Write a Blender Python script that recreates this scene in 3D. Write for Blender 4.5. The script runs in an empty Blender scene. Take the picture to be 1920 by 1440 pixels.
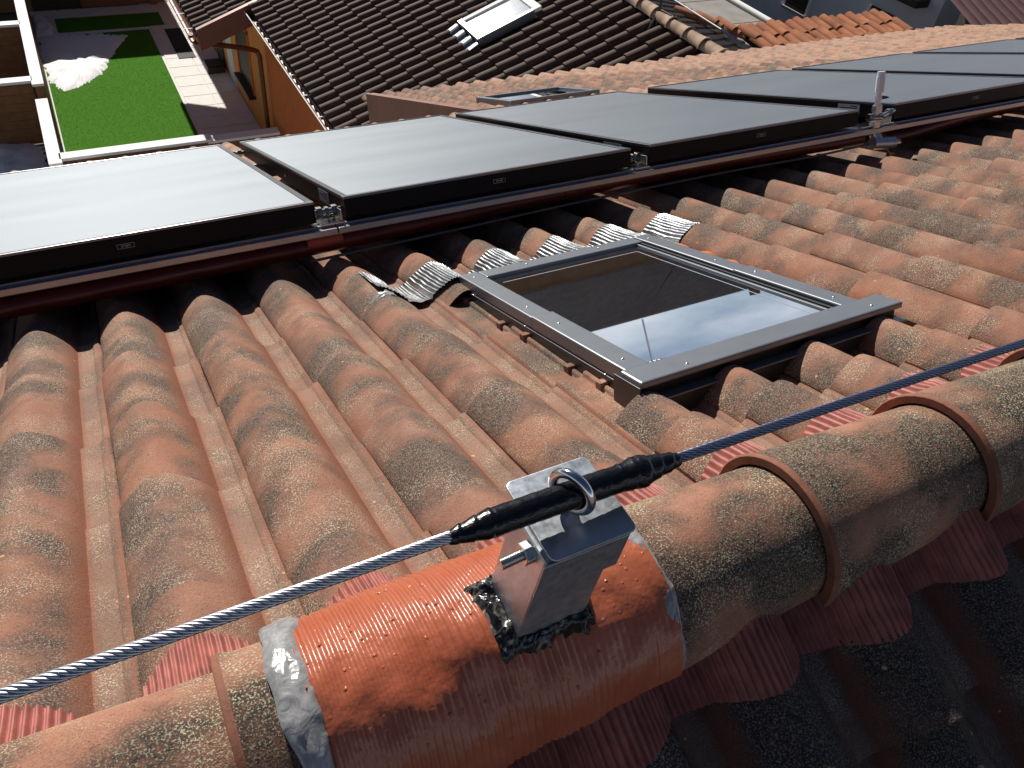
import bpy, math, random
from mathutils import Vector, Matrix, noise

# ------------------------------------------------------------------ camera, sky, sun, exposure
SC = bpy.context.scene
COL = SC.collection
PITCH = math.radians(21.5)          # slope of the roof
CAMZ = 10.0                         # camera height above the yard
HN = 0.73                           # camera distance from the tile plane
SP, CP = math.sin(PITCH), math.cos(PITCH)

cam_d = bpy.data.cameras.new('camera')
cam = bpy.data.objects.new('camera', cam_d)
COL.objects.link(cam)
cam_d.sensor_width = 36.0
cam_d.lens = 27.76
cam_d.clip_start = 0.02
cam_d.clip_end = 3000
# camera axes in world space (right, up, back)
cam.matrix_world = Matrix(((0.883707, 0.256069, -0.391780, 0.0),
                           (-0.456905, 0.653491, -0.603480, 0.0),
                           (0.101492, 0.712305, 0.694493, CAMZ),
                           (0, 0, 0, 1)))
SC.camera = cam

SUN_EL, SUN_AZ = math.radians(32.5), math.radians(0.5)    # azimuth from +Y towards +X
world = bpy.data.worlds.new('World'); SC.world = world; world.use_nodes = True
wn = world.node_tree
sky = wn.nodes.new('ShaderNodeTexSky'); sky.sky_type = 'NISHITA'; sky.sun_disc = False
sky.sun_elevation = SUN_EL; sky.sun_rotation = SUN_AZ; sky.altitude = 900
sky.air_density = 0.6; sky.dust_density = 0.35; sky.ozone_density = 2.0
# bank of fair-weather cloud low round the horizon
def wnode(t, **kw):
    nd = wn.nodes.new('ShaderNode'+t)
    for k, v in kw.items():
        if k.startswith('_'): setattr(nd, k[1:], v)
        else: nd.inputs[k].default_value = v
    return nd
wtc = wnode('TexCoord'); wmp = wnode('Mapping'); wmp.inputs['Scale'].default_value = (1, 1, 3.2)
wn.links.new(wtc.outputs['Generated'], wmp.inputs[0])
wno = wnode('TexNoise', Scale=2.6, Detail=7.0, Roughness=.55, Distortion=.3); wn.links.new(wmp.outputs[0], wno.inputs['Vector'])
wcr = wnode('ValToRGB'); wcr.color_ramp.elements[0].position = .30; wcr.color_ramp.elements[1].position = .54
wn.links.new(wno.outputs[0], wcr.inputs[0])
wsp = wnode('SeparateXYZ'); wn.links.new(wtc.outputs['Generated'], wsp.inputs[0])
wel = wnode('ValToRGB'); e = wel.color_ramp.elements; e[0].position = .0; e[0].color = (1,1,1,1); e[1].position = .28; e[1].color = (0,0,0,1)
wn.links.new(wsp.outputs[2], wel.inputs[0])
wml = wnode('Math', _operation='MULTIPLY'); wn.links.new(wcr.outputs[0], wml.inputs[0]); wn.links.new(wel.outputs[0], wml.inputs[1])
wmx = wnode('Mix', _data_type='RGBA'); wn.links.new(wml.outputs[0], wmx.inputs[0]); wn.links.new(sky.outputs[0], wmx.inputs[6]); wmx.inputs[7].default_value = (18, 18.6, 19.5, 1)
wn.links.new(wmx.outputs[2], wn.nodes['Background'].inputs[0])
wn.nodes['Background'].inputs[1].default_value = 0.05

sun_d = bpy.data.lights.new('sun', 'SUN'); sun_d.energy = 5.0; sun_d.angle = math.radians(0.5)
sun_d.color = (1.0, 0.95, 0.87)
sun = bpy.data.objects.new('sun', sun_d); COL.objects.link(sun)
sdir = Vector((math.sin(SUN_AZ)*math.cos(SUN_EL), math.cos(SUN_AZ)*math.cos(SUN_EL), math.sin(SUN_EL)))
sun.rotation_euler = sdir.to_track_quat('Z', 'Y').to_euler()
sun.location = (0, 30, 40)

SC.view_settings.view_transform = 'Standard'
SC.view_settings.look = 'None'
SC.view_settings.exposure = 0.16
SC.view_settings.gamma = 1.0
SC.render.engine = 'CYCLES'
SC.cycles.max_bounces = 6
SC.cycles.use_denoising = True

# ------------------------------------------------------------------ helpers
rnd = random.Random(7)
FOOT = Vector((0, -HN*SP, CAMZ - HN*CP))
def R(u, v, n):                       # main slope: along the ridge, down the slope, off the slope
    return FOOT + Vector((u, v*CP + n*SP, -v*SP + n*CP))
RM = Matrix.Translation(FOOT) @ Matrix.Rotation(-PITCH, 4, 'X')
RIDGE_Y, RIDGE_Z = 0.3735, CAMZ - 0.9317
RN = Matrix.Translation(Vector((0, RIDGE_Y, RIDGE_Z))) @ Matrix.Rotation(math.pi, 4, 'Z') @ Matrix.Rotation(-PITCH, 4, 'X')
def N2(u, v, n):                      # near slope: u along +X, v down towards the camera side
    return RN @ Vector((-u, v, n))
def W(x, y, z):                       # relative to the camera position
    return Vector((x, y, CAMZ + z))

class MB:
    def __init__(s): s.v = []; s.f = []; s.sm = []
    def add(s, vs, fs, smooth=False):
        o = len(s.v); s.v += [tuple(p) for p in vs]
        for f in fs: s.f.append(tuple(i+o for i in f)); s.sm.append(smooth)
    def hexa(s, p):                   # 8 corners: bottom 0-3, top 4-7 (counter-clockwise)
        s.add(p, [(3,2,1,0),(4,5,6,7),(0,1,5,4),(1,2,6,5),(2,3,7,6),(3,0,4,7)])
    def box(s, a, b, T=None):
        x0,y0,z0 = a; x1,y1,z1 = b
        p = [(x0,y0,z0),(x1,y0,z0),(x1,y1,z0),(x0,y1,z0),(x0,y0,z1),(x1,y0,z1),(x1,y1,z1),(x0,y1,z1)]
        s.hexa([T(*q) for q in p] if T else p)
    def grid(s, rows, closed=False, smooth=True, flip=False):
        m = len(rows[0]); vs = [p for r in rows for p in r]; fs = []
        for i in range(len(rows)-1):
            for j in range(m if closed else m-1):
                k = (j+1) % m
                q = (i*m+j, i*m+k, (i+1)*m+k, (i+1)*m+j)
                fs.append(q[::-1] if flip else q)
        s.add(vs, fs, smooth)
    def tube(s, path, r, sides=10, caps=True, smooth=True):
        path = [Vector(p) for p in path]; n = len(path); rows = []
        rr = r if isinstance(r, (list, tuple)) else [r]*n
        t0 = (path[1]-path[0]).normalized()
        ref = Vector((0,0,1)) if abs(t0.z) < .9 else Vector((1,0,0))
        for i, p in enumerate(path):
            t = (path[min(i+1,n-1)]-path[max(i-1,0)]).normalized()
            a = t.cross(ref).normalized(); b = a.cross(t).normalized()
            rows.append([p + (a*math.cos(2*math.pi*k/sides) + b*math.sin(2*math.pi*k/sides))*rr[i] for k in range(sides)])
        s.grid(rows, closed=True, smooth=smooth)
        if caps:
            s.add(rows[0], [tuple(range(sides))]); s.add(rows[-1], [tuple(range(sides))[::-1]])
    def mesh(s, name):
        me = bpy.data.meshes.new(name); me.from_pydata(s.v, [], s.f)
        me.polygons.foreach_set('use_smooth', s.sm); me.update()
        return me
    def build(s, name, mat, parent=None, bevel=0, matrix=None, seg=2, weld=False):
        return put(name, s.mesh(name), mat, parent, bevel, matrix, seg, weld)
def put(name, me, mat, parent=None, bevel=0, matrix=None, seg=2, weld=False):
    o = bpy.data.objects.new(name, me); COL.objects.link(o)
    if mat and not me.materials: me.materials.append(mat)
    if parent: o.parent = parent
    if matrix is not None: o.matrix_basis = matrix
    if weld:
        m = o.modifiers.new('weld', 'WELD'); m.merge_threshold = 1e-5
    if bevel:
        m = o.modifiers.new('bevel', 'BEVEL'); m.width = bevel; m.segments = seg; m.limit_method = 'ANGLE'; m.angle_limit = math.radians(40)
    return o
def tag(o, label=None, cat=None, group=None, kind=None):
    if label: o['label'] = label
    if cat: o['category'] = cat
    if group: o['group'] = group
    if kind: o['kind'] = kind
    return o
def empty(name, label, cat, group=None, loc=(0,0,0)):
    o = bpy.data.objects.new(name, None); COL.objects.link(o); o.empty_display_size = .05
    return tag(o, label, cat, group)
def nz(x, y=0, z=0): return noise.noise(Vector((x, y, z)))

# ------------------------------------------------------------------ materials
class NT:
    def __init__(s, name):
        s.m = bpy.data.materials.new(name); s.m.use_nodes = True; s.t = s.m.node_tree
        s.b = s.t.nodes['Principled BSDF']
    def n(s, typ, **kw):
        nd = s.t.nodes.new('ShaderNode'+typ)
        for k, v in kw.items():
            if k.startswith('_'): setattr(nd, k[1:], v)
            else: nd.inputs[k.replace('__', ' ')].default_value = v
        return nd
    def l(s, a, b): s.t.links.new(a, b)
    def coords(s, rand=True, scale=(1,1,1)):
        tc = s.n('TexCoord'); out = tc.outputs['Object']
        mp = s.n('Mapping'); mp.inputs['Scale'].default_value = scale; s.l(out, mp.inputs[0])
        if rand:
            oi = s.n('ObjectInfo'); mu = s.n('VectorMath', _operation='MULTIPLY')
            mu.inputs[1].default_value = (37.0, 91.0, 53.0); s.l(oi.outputs['Random'], mu.inputs[0]); s.l(mu.outputs[0], mp.inputs['Location'])
            s.rand = oi.outputs['Random']
        s.raw = out
        return mp.outputs[0]
    def noise(s, vec, scale, detail=4, rough=.55, dist=0):
        nd = s.n('TexNoise', Scale=scale, Detail=detail, Roughness=rough, Distortion=dist); s.l(vec, nd.inputs['Vector']); return nd.outputs[0]
    def ramp(s, fac, stops):
        nd = s.n('ValToRGB'); e = nd.color_ramp.elements
        while len(e) < len(stops): e.new(0.5)
        for k, (p, c) in enumerate(stops):
            e[k].position = p; e[k].color = (c, c, c, 1) if not isinstance(c, tuple) else (*c, 1)
        s.l(fac, nd.inputs[0]); return nd.outputs[0]
    def mix(s, fac, a, b, mode='MIX'):
        nd = s.n('Mix', _data_type='RGBA', _blend_type=mode)
        for i, x in ((0, fac), (6, a), (7, b)):
            if isinstance(x, (int, float)): nd.inputs[i].default_value = x
            elif isinstance(x, tuple): nd.inputs[i].default_value = (*x, 1)
            else: s.l(x, nd.inputs[i])
        return nd.outputs[2]
    def math(s, op, a, b=0.0):
        nd = s.n('Math', _operation=op)
        for i, x in ((0, a), (1, b)):
            if isinstance(x, (int, float)): nd.inputs[i].default_value = x
            else: s.l(x, nd.inputs[i])
        return nd.outputs[0]
    def bump(s, h, strength=.3, dist=.002, normal=None):
        nd = s.n('Bump', Strength=strength, Distance=dist); s.l(h, nd.inputs['Height'])
        if normal is not None: s.l(normal, nd.inputs['Normal'])
        s.l(nd.outputs[0], s.b.inputs['Normal']); return nd.outputs[0]
    def col(s, x):
        if isinstance(x, tuple): s.b.inputs['Base Color'].default_value = (*x, 1)
        else: s.l(x, s.b.inputs['Base Color'])
    def set(s, **kw):
        for k, v in kw.items():
            i = s.b.inputs[k.replace('__', ' ')]
            if isinstance(v, (int, float, tuple)): i.default_value = v
            else: s.l(v, i)
        return s

def simple(name, c, rough=.6, metal=0.0, var=.12, nscale=20, bump=0, bscale=80, rand=False, bdist=.002):
    t = NT(name); v = t.coords(rand); f = t.noise(v, nscale)
    a = tuple(x*(1-var) for x in c); b = tuple(min(1, x*(1+var)) for x in c)
    t.col(t.mix(t.ramp(f, [(.3, 0.0), (.7, 1.0)]), a, b)); t.set(Roughness=rough, Metallic=metal)
    if bump: t.bump(t.noise(v, bscale, 5), bump, bdist)
    return t.m

def terracotta(name, c1, c2, c3, dark=.8, lichen=1.0, pale=(.50,.43,.31), rand=True, pan=None, cover=(.47,.62), soot_c=(.070,.056,.049), speck=430):
    t = NT(name); v = t.coords(rand)
    base = t.mix(t.ramp(t.noise(v, 9, 4), [(.3, 0.0), (.7, 1.0)]), c1, c2)
    if rand:
        base = t.mix(t.math('MULTIPLY', t.rand, .6), base, c3)
    st = t.n('Mapping'); st.inputs['Scale'].default_value = (.8, 1.0, .8); t.l(v, st.inputs[0])
    patch = t.noise(st.outputs[0], 8.5, 3, .5, .2)
    fine = t.noise(v, 420, 3, .6); mid = t.noise(v, 130, 4, .65)
    if pan is not None:                # dusty channel beside the barrel, washed clean in the crease between them
        sx = t.n('SeparateXYZ'); t.l(t.raw, sx.inputs[0])
        fx = t.math('FRACT', t.math('DIVIDE', t.math('SUBTRACT', sx.outputs[0], pan), PT))
        dust = t.ramp(fx, [(.735, 0.0), (.80, 1.0), (.93, 1.0), (.975, .25)])
        crease = t.ramp(fx, [(.60, 0.0), (.735, 1.0), (.79, 0.0), (.955, 0.0), (.98, .7), (1.0, .2)])
        dustn = t.math('MULTIPLY', dust, t.ramp(t.noise(v, 26, 4), [(.3, .45), (.7, .95)]))
        base = t.mix(dustn, base, (.27,.165,.122))
    # grain of the clay
    base = t.mix(t.ramp(fine, [(.42, .0), (.62, .30)]), base, (.55,.29,.18))
    # soft sooty clouds, broken up by grain
    soot = t.math('MULTIPLY', t.ramp(patch, [(cover[0], 0.0), (cover[1], 1.0)]), t.ramp(mid, [(.25, .45), (.6, 1.0)]))
    if pan is not None: soot = t.math('MULTIPLY', t.math('MULTIPLY', soot, t.math('SUBTRACT', 1.0, t.math('MULTIPLY', crease, .9))), t.math('SUBTRACT', 1.0, t.math('MULTIPLY', dust, .55)))
    base = t.mix(t.math('MULTIPLY', soot, dark), base, soot_c)
    # pale lichen grains, mostly where the soot is
    off = t.n('Mapping'); off.inputs['Location'].default_value = (3.1, 7.7, 1.3); t.l(v, off.inputs[0])
    ls = t.noise(off.outputs[0], speck, 2, .6)
    colony = t.math('MAXIMUM', t.ramp(t.noise(off.outputs[0], 10, 3, .5), [(.45, .06), (.62, 1.0)]), t.math('MULTIPLY', soot, .55))
    lf = t.math('MULTIPLY', colony, t.ramp(ls, [(.53, 0.0), (.60, 1.0)]))
    if pan is not None: lf = t.math('MULTIPLY', lf, t.math('SUBTRACT', 1.0, t.math('MULTIPLY', crease, .85)))
    base = t.mix(t.math('MULTIPLY', lf, lichen), base, pale)
    if pan is not None: base = t.mix(t.math('MULTIPLY', crease, .6), base, (.24,.078,.04))
    dp = t.ramp(t.noise(v, 290, 2), [(.30, 1.0), (.36, 0.0)])
    base = t.mix(t.math('MULTIPLY', dp, .7), base, (.06,.04,.032))
    # a few bright chips
    ch = t.ramp(t.noise(off.outputs[0], 60, 1), [(.775, 0.0), (.79, 1.0)])
    base = t.mix(ch, base, (.62,.36,.17))
    t.col(base); t.set(Roughness=.84)
    t.b.inputs['Specular IOR Level'].default_value = .3
    h = t.math('ADD', t.math('ADD', fine, t.math('MULTIPLY', mid, 1.2)), t.math('MULTIPLY', lf, .5))
    t.bump(h, .6, .0014)
    return t.m

PT, ROW, U0, V0 = 0.209, 0.326, 0.0918, 0.960      # tile pitch, row pitch, first column edge, first nose line
M = {}
M['tile'] = terracotta('terracotta_tile', (.265,.103,.057), (.345,.157,.098), (.295,.162,.122), dark=.94, pan=0.0, cover=(.39,.60), soot_c=(.052,.042,.038), pale=(.54,.47,.34))
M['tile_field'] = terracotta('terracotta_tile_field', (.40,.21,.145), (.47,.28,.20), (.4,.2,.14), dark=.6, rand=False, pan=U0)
M['tile_shaded'] = terracotta('terracotta_tile_shaded', (.085,.042,.032), (.11,.055,.042), (.08,.05,.042), dark=.97, pan=0.0, cover=(.22,.44), pale=(.36,.36,.29), soot_c=(.016,.014,.015))  # weathered clay and soot, darkened further to paint in the near slope's shade
M['tile_edge'] = simple('terracotta_clean', (.24,.09,.05), .8, var=.2, nscale=60, bump=.3, bscale=200)
M['ridge'] = terracotta('terracotta_ridge', (.28,.115,.07), (.36,.175,.115), (.30,.14,.10), dark=.97, lichen=1.0, pale=(.56,.53,.35), cover=(.40,.56), soot_c=(.032,.027,.025))
M['deck'] = simple('underlay', (.03,.025,.022), .9)
M['pleat'] = simple('red_pleated_flashing', (.34,.10,.075), .55, var=.3, nscale=40, bump=.2, bscale=120)

t = NT('orange_flashing_paint'); v = t.coords(False)
t.col(t.mix(t.ramp(t.noise(v, 14, 4), [(.35, 0.0), (.7, 1.0)]), (.42,.105,.05), (.50,.15,.078)))
vo = t.n('TexVoronoi', Scale=75); t.l(v, vo.inputs['Vector'])
msk = t.ramp(t.noise(v, 14, 3), [(.48, 0.0), (.62, 1.0)])
bl = t.math('MULTIPLY', t.ramp(vo.outputs['Distance'], [(.05, 1.0), (.22, 0.0)]), msk)
t.bump(t.math('ADD', bl, t.math('MULTIPLY', t.noise(v, 45, 3), .6)), .7, .005)
t.set(Roughness=.27); M['orange_paint'] = t.m

t = NT('grey_sealant'); v = t.coords(False)
t.col(t.mix(t.ramp(t.noise(v, 45, 5, .6, 1.5), [(.35, 0.0), (.65, 1.0)]), (.24,.235,.23), (.38,.38,.385)))
t.bump(t.noise(v, 60, 2, .5, 1.0), .5, .003); t.set(Roughness=.26); M['sealant'] = t.m
t = NT('black_sealant'); v = t.coords(False, scale=(1,1,.35))
t.col(t.mix(t.ramp(t.noise(v, 40, 3, .5, 2.5), [(.50, 0.0), (.66, 1.0)]), (.010,.0095,.0095), (.22,.21,.19)))
t.bump(t.noise(v, 38, 2, .5, 2.0), .8, .006); t.set(Roughness=.25); M['black_sealant'] = t.m

t = NT('galvanised_steel'); v = t.coords(False)
vo = t.n('TexVoronoi', Scale=130); t.l(v, vo.inputs['Vector'])
t.col(t.mix(t.noise(v, 60, 4), (.42,.45,.49), (.62,.66,.70)))
t.set(Metallic=.86, Roughness=t.ramp(t.noise(v, 90, 5), [(.3, .32), (.7, .5)])); t.bump(t.noise(v, 220, 3), .12, .001); M['galv'] = t.m
M['steel'] = simple('bright_steel', (.72,.72,.73), .13, 1.0, var=.05)
M['zinc'] = simple('zinc_plated', (.55,.55,.54), .28, 1.0, var=.1, nscale=200)
M['brass'] = simple('nickel_brass', (.55,.50,.40), .22, 1.0, var=.2, nscale=150)
M['cable_bright'] = simple('wire_rope_steel', (.55,.56,.60), .32, .95, var=.2, nscale=300)
M['cable_blue'] = simple('wire_rope_dark', (.17,.20,.30), .38, .85, var=.2, nscale=300)
t = NT('black_tape'); v = t.coords(False, scale=(.45,1,1))
t.col((.004,.004,.006)); t.set(Roughness=.24); t.bump(t.noise(v, 210, 2, .5, .5), .45, .0018); M['tape'] = t.m

M['alu_grey'] = simple('grey_painted_aluminium', (.23,.245,.265), .36, .5, var=.05, bump=.02)
M['alu_dark'] = simple('dark_painted_aluminium', (.055,.056,.062), .36, .4, var=.08)
M['gasket'] = simple('black_gasket', (.006,.006,.007), .5)
t = NT('window_glass'); v = t.coords(False)           # coated double glazing: half mirror, dark room behind
du = t.ramp(t.noise(v, 7, 6, .65), [(.40, .04), (.85, .22)])
t.col(t.mix(du, (.010,.011,.013), (.16,.165,.17))); t.set(Roughness=.02)
gl = t.n('BsdfGlossy', Roughness=.012); gl.inputs['Color'].default_value = (.92,.95,1.0,1)
mx = t.n('MixShader'); lw_ = t.n('LayerWeight', Blend=.35)
t.l(t.ramp(lw_.outputs['Facing'], [(0.0, .30), (.5, .72), (.9, .92)]), mx.inputs[0]); t.l(t.b.outputs[0], mx.inputs[1]); t.l(gl.outputs[0], mx.inputs[2])
t.l(mx.outputs[0], t.t.nodes['Material Output'].inputs[0]); M['glass'] = t.m
t = NT('lead_foil'); v = t.coords(False)
t.col(t.mix(t.noise(v, 70, 4), (.20,.205,.215), (.46,.47,.48))); t.set(Metallic=.92, Roughness=.36); t.bump(t.noise(v, 160, 4), .5, .002); M['foil'] = t.m
M['foam'] = simple('orange_foam', (.75,.19,.03), .7, bump=.3)

t = NT('collector_glass'); v = t.coords(True)
st = t.n('Mapping'); st.inputs['Scale'].default_value = (.25, 1.6, 1); t.l(v, st.inputs[0])
sm = t.noise(st.outputs[0], 3.2, 4, .5)
t.col(t.mix(sm, (.235,.258,.285), (.275,.30,.325))); t.set(Metallic=.9)
t.set(Roughness=t.ramp(sm, [(.3, .43), (.7, .45)]))
t.bump(t.noise(v, 900, 2), .12, .0006); M['collector_glass'] = t.m
M['black_alu'] = simple('black_anodised', (.004,.004,.006), .5, 0.0, var=.1)
M['black_alu'].node_tree.nodes['Principled BSDF'].inputs['Specular IOR Level'].default_value = .2
M['edge_alu'] = simple('anodised_lip', (.20,.21,.23), .3, .9, var=.05)
M['white_print'] = simple('white_print', (.7,.7,.7), .6, var=.02)
M['sticker'] = simple('pale_blue_sticker', (.40,.44,.52), .4, var=.05)
M['rail'] = simple('mill_aluminium_rail', (.36,.35,.37), .3, .9, var=.1, nscale=4)
M['pipe_red'] = simple('maroon_pipe_jacket', (.085,.011,.010), .32, var=.25, nscale=8, bump=.25, bscale=40)
M['wire'] = simple('grey_wire', (.12,.12,.13), .35)
M['black_plastic'] = simple('black_plastic', (.01,.01,.012), .4)
M['vent_metal'] = simple('satin_vent_metal', (.60,.63,.68), .24, .7, var=.05)
M['vent_white'] = simple('pale_vent_cap', (.74,.76,.80), .35, .1, var=.04)

M['dark_tile'] = simple('dark_brown_tile', (.070,.035,.021), .8, var=.35, nscale=7, bump=.3, bscale=120, rand=True)
M['dark_tile_fine'] = simple('dark_brown_tile_rear', (.05,.036,.03), .6, var=.35, nscale=5)
M['pale_ridge'] = simple('weathered_ridge_tile', (.36,.24,.16), .8, var=.25, nscale=10, bump=.3, rand=True)
M['orange_wall'] = simple('orange_render', (.80,.29,.06), .85, var=.08, nscale=4, bump=.15, bscale=150)
M['orange_wall_shaded'] = simple('orange_render_shaded', (.66,.16,.03), .85, var=.08, nscale=4, bump=.15, bscale=150)  # same orange render, deeper colour standing for weaker bounced light on this part
M['brown_trim'] = simple('copper_brown_metal', (.16,.055,.03), .45, .2, var=.1)
M['brown_sheet'] = simple('brown_sheet_metal', (.22,.10,.065), .5, .2, var=.12, nscale=6)
M['white_cap'] = simple('white_wall_coping', (.90,.90,.88), .7, var=.03)
M['brown_block'] = simple('brown_block_wall', (.22,.115,.05), .85, var=.2, nscale=6, bump=.3)
M['paving'] = simple('pale_paving', (.84,.82,.78), .8, var=.04, nscale=5)
M['paving_line'] = simple('paving_joint', (.34,.32,.30), .9)
t = NT('artificial_grass'); v = t.coords(False)
t.col(t.mix(t.ramp(t.noise(v, 130, 4, .7), [(.3, 0.0), (.7, 1.0)]), (.06,.19,.016), (.105,.29,.032)))
t.bump(t.noise(v, 180, 3), .6, .02); t.set(Roughness=1.0); t.b.inputs['Specular IOR Level'].default_value = .05; M['grass'] = t.m
M['grass_blade'] = simple('artificial_grass_blade', (.10,.27,.028), 1.0, var=.3, nscale=12)
M['snow'] = simple('snow', (.92,.93,.95), .7, var=.03, nscale=8, bump=.4, bscale=30, bdist=.02)
M['mat'] = simple('charcoal_mat', (.028,.034,.04), .8)
M['ground'] = simple('ground_gravel', (.16,.145,.125), .95, var=.3, nscale=.6)
M['white_render'] = simple('white_render', (.66,.68,.70), .85, var=.04, nscale=2)
M['window_dark'] = simple('dark_shutter', (.035,.022,.016), .6, var=.2)
M['frame_brown'] = simple('brown_frame', (.09,.045,.025), .5)
M['concrete'] = simple('concrete', (.33,.31,.28), .9, var=.15, nscale=3, bump=.3)
M['grey_stone'] = simple('grey_stone', (.17,.155,.135), .9, var=.25, nscale=5, bump=.4)
M['coppo'] = simple('old_orange_tile', (.46,.17,.075), .85, var=.35, nscale=3, bump=.3, rand=True)
M['red_roof'] = simple('dark_red_roof', (.065,.018,.018), .75, var=.2, nscale=3, rand=True)
M['far_wall'] = simple('ochre_wall', (.20,.11,.05), .85, var=.12, nscale=2)
M['hill'] = simple('wooded_hill', (.05,.05,.035), .95, var=.4, nscale=.03)
M['bright_glass'] = simple('sky_glass', (.75,.78,.8), .12, .9)
M['mirror_roof'] = simple('brown_tile_roof', (.11,.075,.058), .8, var=.35, nscale=3, bump=.5, bscale=6)
M['white_wire'] = simple('white_wire', (.8,.8,.8), .5)

# ------------------------------------------------------------------ ground and hills
m = MB(); m.add([(-900,-900,-.06),(900,-900,-.06),(900,900,-.06),(-900,900,-.06)], [(0,1,2,3)])
tag(m.build('ground', M['ground']), kind='structure')
m = MB(); rows = []
for k in range(3):
    row = []
    for i in range(121):
        a = math.radians(-120 + 2*i); d = (420, 560, 700)[k]
        hgt = (0, 9+6*nz(i*.13, 3), 18+10*nz(i*.09, 8))[k]
        row.append((d*math.sin(a), d*math.cos(a), -.1 + max(0, hgt)))
    rows.append(row)
m.grid(rows); tag(m.build('hills', M['hill']), kind='structure')

# ================================================================== THE TILED HOUSE
house = empty('tiled_house', 'foreground house roof of weathered terracotta tiles with a rounded ridge', 'house')
PROF = [(0,.016),(.0025,.0225),(.012,.0335),(.028,.047),(.045,.0585),(.058,.0648),(.070,.067),(.082,.0655),(.097,.059),(.115,.0475),(.132,.0335),
        (.145,.0205),(.152,.0105),(.156,.005),(.170,.0035),(.185,.004),(.192,.0065),(.197,.0125),(.2035,.0145),(.2085,.0145),(.213,.009)]
CREASE = (13, 16)                       # profile points where the barrel meets the channel and the channel meets the rib
def prof(x):
    for (a, za), (b, zb) in zip(PROF, PROF[1:]):
        if a <= x <= b: return za + (zb-za)*(x-a)/(b-a)
    return .009
TILT = .047
def tile_mesh(name, x0=0.0, x1=.213, ln=ROW, seed=0, head=-.06):
    ys = [head, max(0, head+.01), max(ln*.3, head+.02), ln*.6, ln*.85, ln*.965, ln]
    pr = [(x, z) for x, z in PROF if x0-1e-6 <= x <= x1+1e-6]
    top, bot = [], []
    for y in ys:
        fl = 1 + .035*max(0, y)/ROW; rt, rb = [], []
        for x, z in pr:
            w = .0007*nz(x*14+seed*5.1, y*7+seed) + .0006*nz(x*40, y*30+seed*3)
            zz = z*fl + TILT*y + w*(1 if y > -.01 else 0)
            if y == ln: zz -= .0012
            rt.append((x, y, zz)); rb.append((x, y, zz-.015))
        top.append(rt); bot.append(rb)
    m = MB(); cut = [0] + [c for c in CREASE if c < len(pr)-1] + [len(pr)-1]
    for a, b in zip(cut, cut[1:]): m.grid([r[a:b+1] for r in top], flip=True)
    m.grid(bot[-2:], smooth=False)
    m.grid([top[-1], bot[-1]], smooth=False, flip=True)
    m.grid([[r[0] for r in bot], [r[0] for r in top]], smooth=False, flip=True)
    m.grid([[r[-1] for r in top], [r[-1] for r in bot]], smooth=False, flip=True)
    return m
tmesh = []
for s in range(5):
    me = tile_mesh('roof_tile', seed=s).mesh('roof_tile'); me.materials.append(M['tile']); tmesh.append(me)
short_me = tile_mesh('roof_tile', ln=.125, seed=2).mesh('roof_tile'); short_me.materials.append(M['tile'])
head_me, dark_me, dark_head = [], [], []
for s in range(3):
    me = tile_mesh('roof_tile', seed=s, head=.055).mesh('roof_tile'); me.materials.append(M['tile']); head_me.append(me)
    me = tile_mesh('roof_tile', seed=s).mesh('roof_tile'); me.materials.append(M['tile_shaded']); dark_me.append(me)
    me = tile_mesh('roof_tile', seed=s, head=.075).mesh('roof_tile'); me.materials.append(M['tile_shaded']); dark_head.append(me)
def tile_mat(base, u, v, lift=0.0):
    j = rnd
    return (base @ Matrix.Translation(Vector((u + j.uniform(-.0025,.0025), v + j.uniform(-.007,.007), lift + j.uniform(-.001,.0015))))
            @ Matrix.Rotation(j.uniform(-.006,.006), 4, 'Z') @ Matrix.Rotation(j.uniform(-.006,.006), 4, 'Y'))
SK = (.795, 1.435, 1.10, 1.965)         # roof window curb: u0 u1 v0 v1
cells = []
EAVE_L, EAVE_R, WING = 5.78, 8.32, 2.62
for i in range(-8, 56):
    for k in range(0, 24):
        u = U0 + PT*i; v = V0 - ROW + ROW*k
        if v + ROW*.4 > (EAVE_R if u > WING-.1 else EAVE_L): continue
        if 3 <= i <= 6 and k in (2, 3): continue
        if u <= WING-.1 and v > 5.4: v -= .09          # the eave course overlaps more
        cells.append((u, v, i, k))
CAMP = Vector((0, 0, CAMZ))
def seen(c):                           # apparent size, hidden ones (under the collectors or off to the side) last
    u, v, i, k = c
    p = R(u+.1, v+.16, .03); d = (p-CAMP).length
    q = cam.matrix_world.inverted() @ p
    px = 960 + 1480*q.x/-q.z
    hid = abs(px-960) > 1150 or q.z > -.1 or (2.62 < v < 5.6 and u < 8.5 and i > -6)
    return (1 if hid else 0, d)
cells.sort(key=seen)
near_cells = cells[:238]
far_cells = cells[238:]
for u, v, i, k in near_cells:
    put('roof_tile', short_me if (3 <= i <= 6 and k == 1) else (head_me[rnd.randrange(3)] if k == 0 else tmesh[rnd.randrange(5)]), None, house, matrix=tile_mat(RM, u, v))
m = MB(); m2 = tile_mesh('t', seed=1)
for u, v, i, k in far_cells:
    T = Matrix.Translation(Vector((u + rnd.uniform(-.003,.003), v + rnd.uniform(-.008,.008), rnd.uniform(-.001,.002))))
    m.add([T @ Vector(p) for p in m2.v], m2.f, True)
tag(m.build('roof_tile_field', M['tile_field'], house, matrix=RM), kind='stuff')
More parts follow.
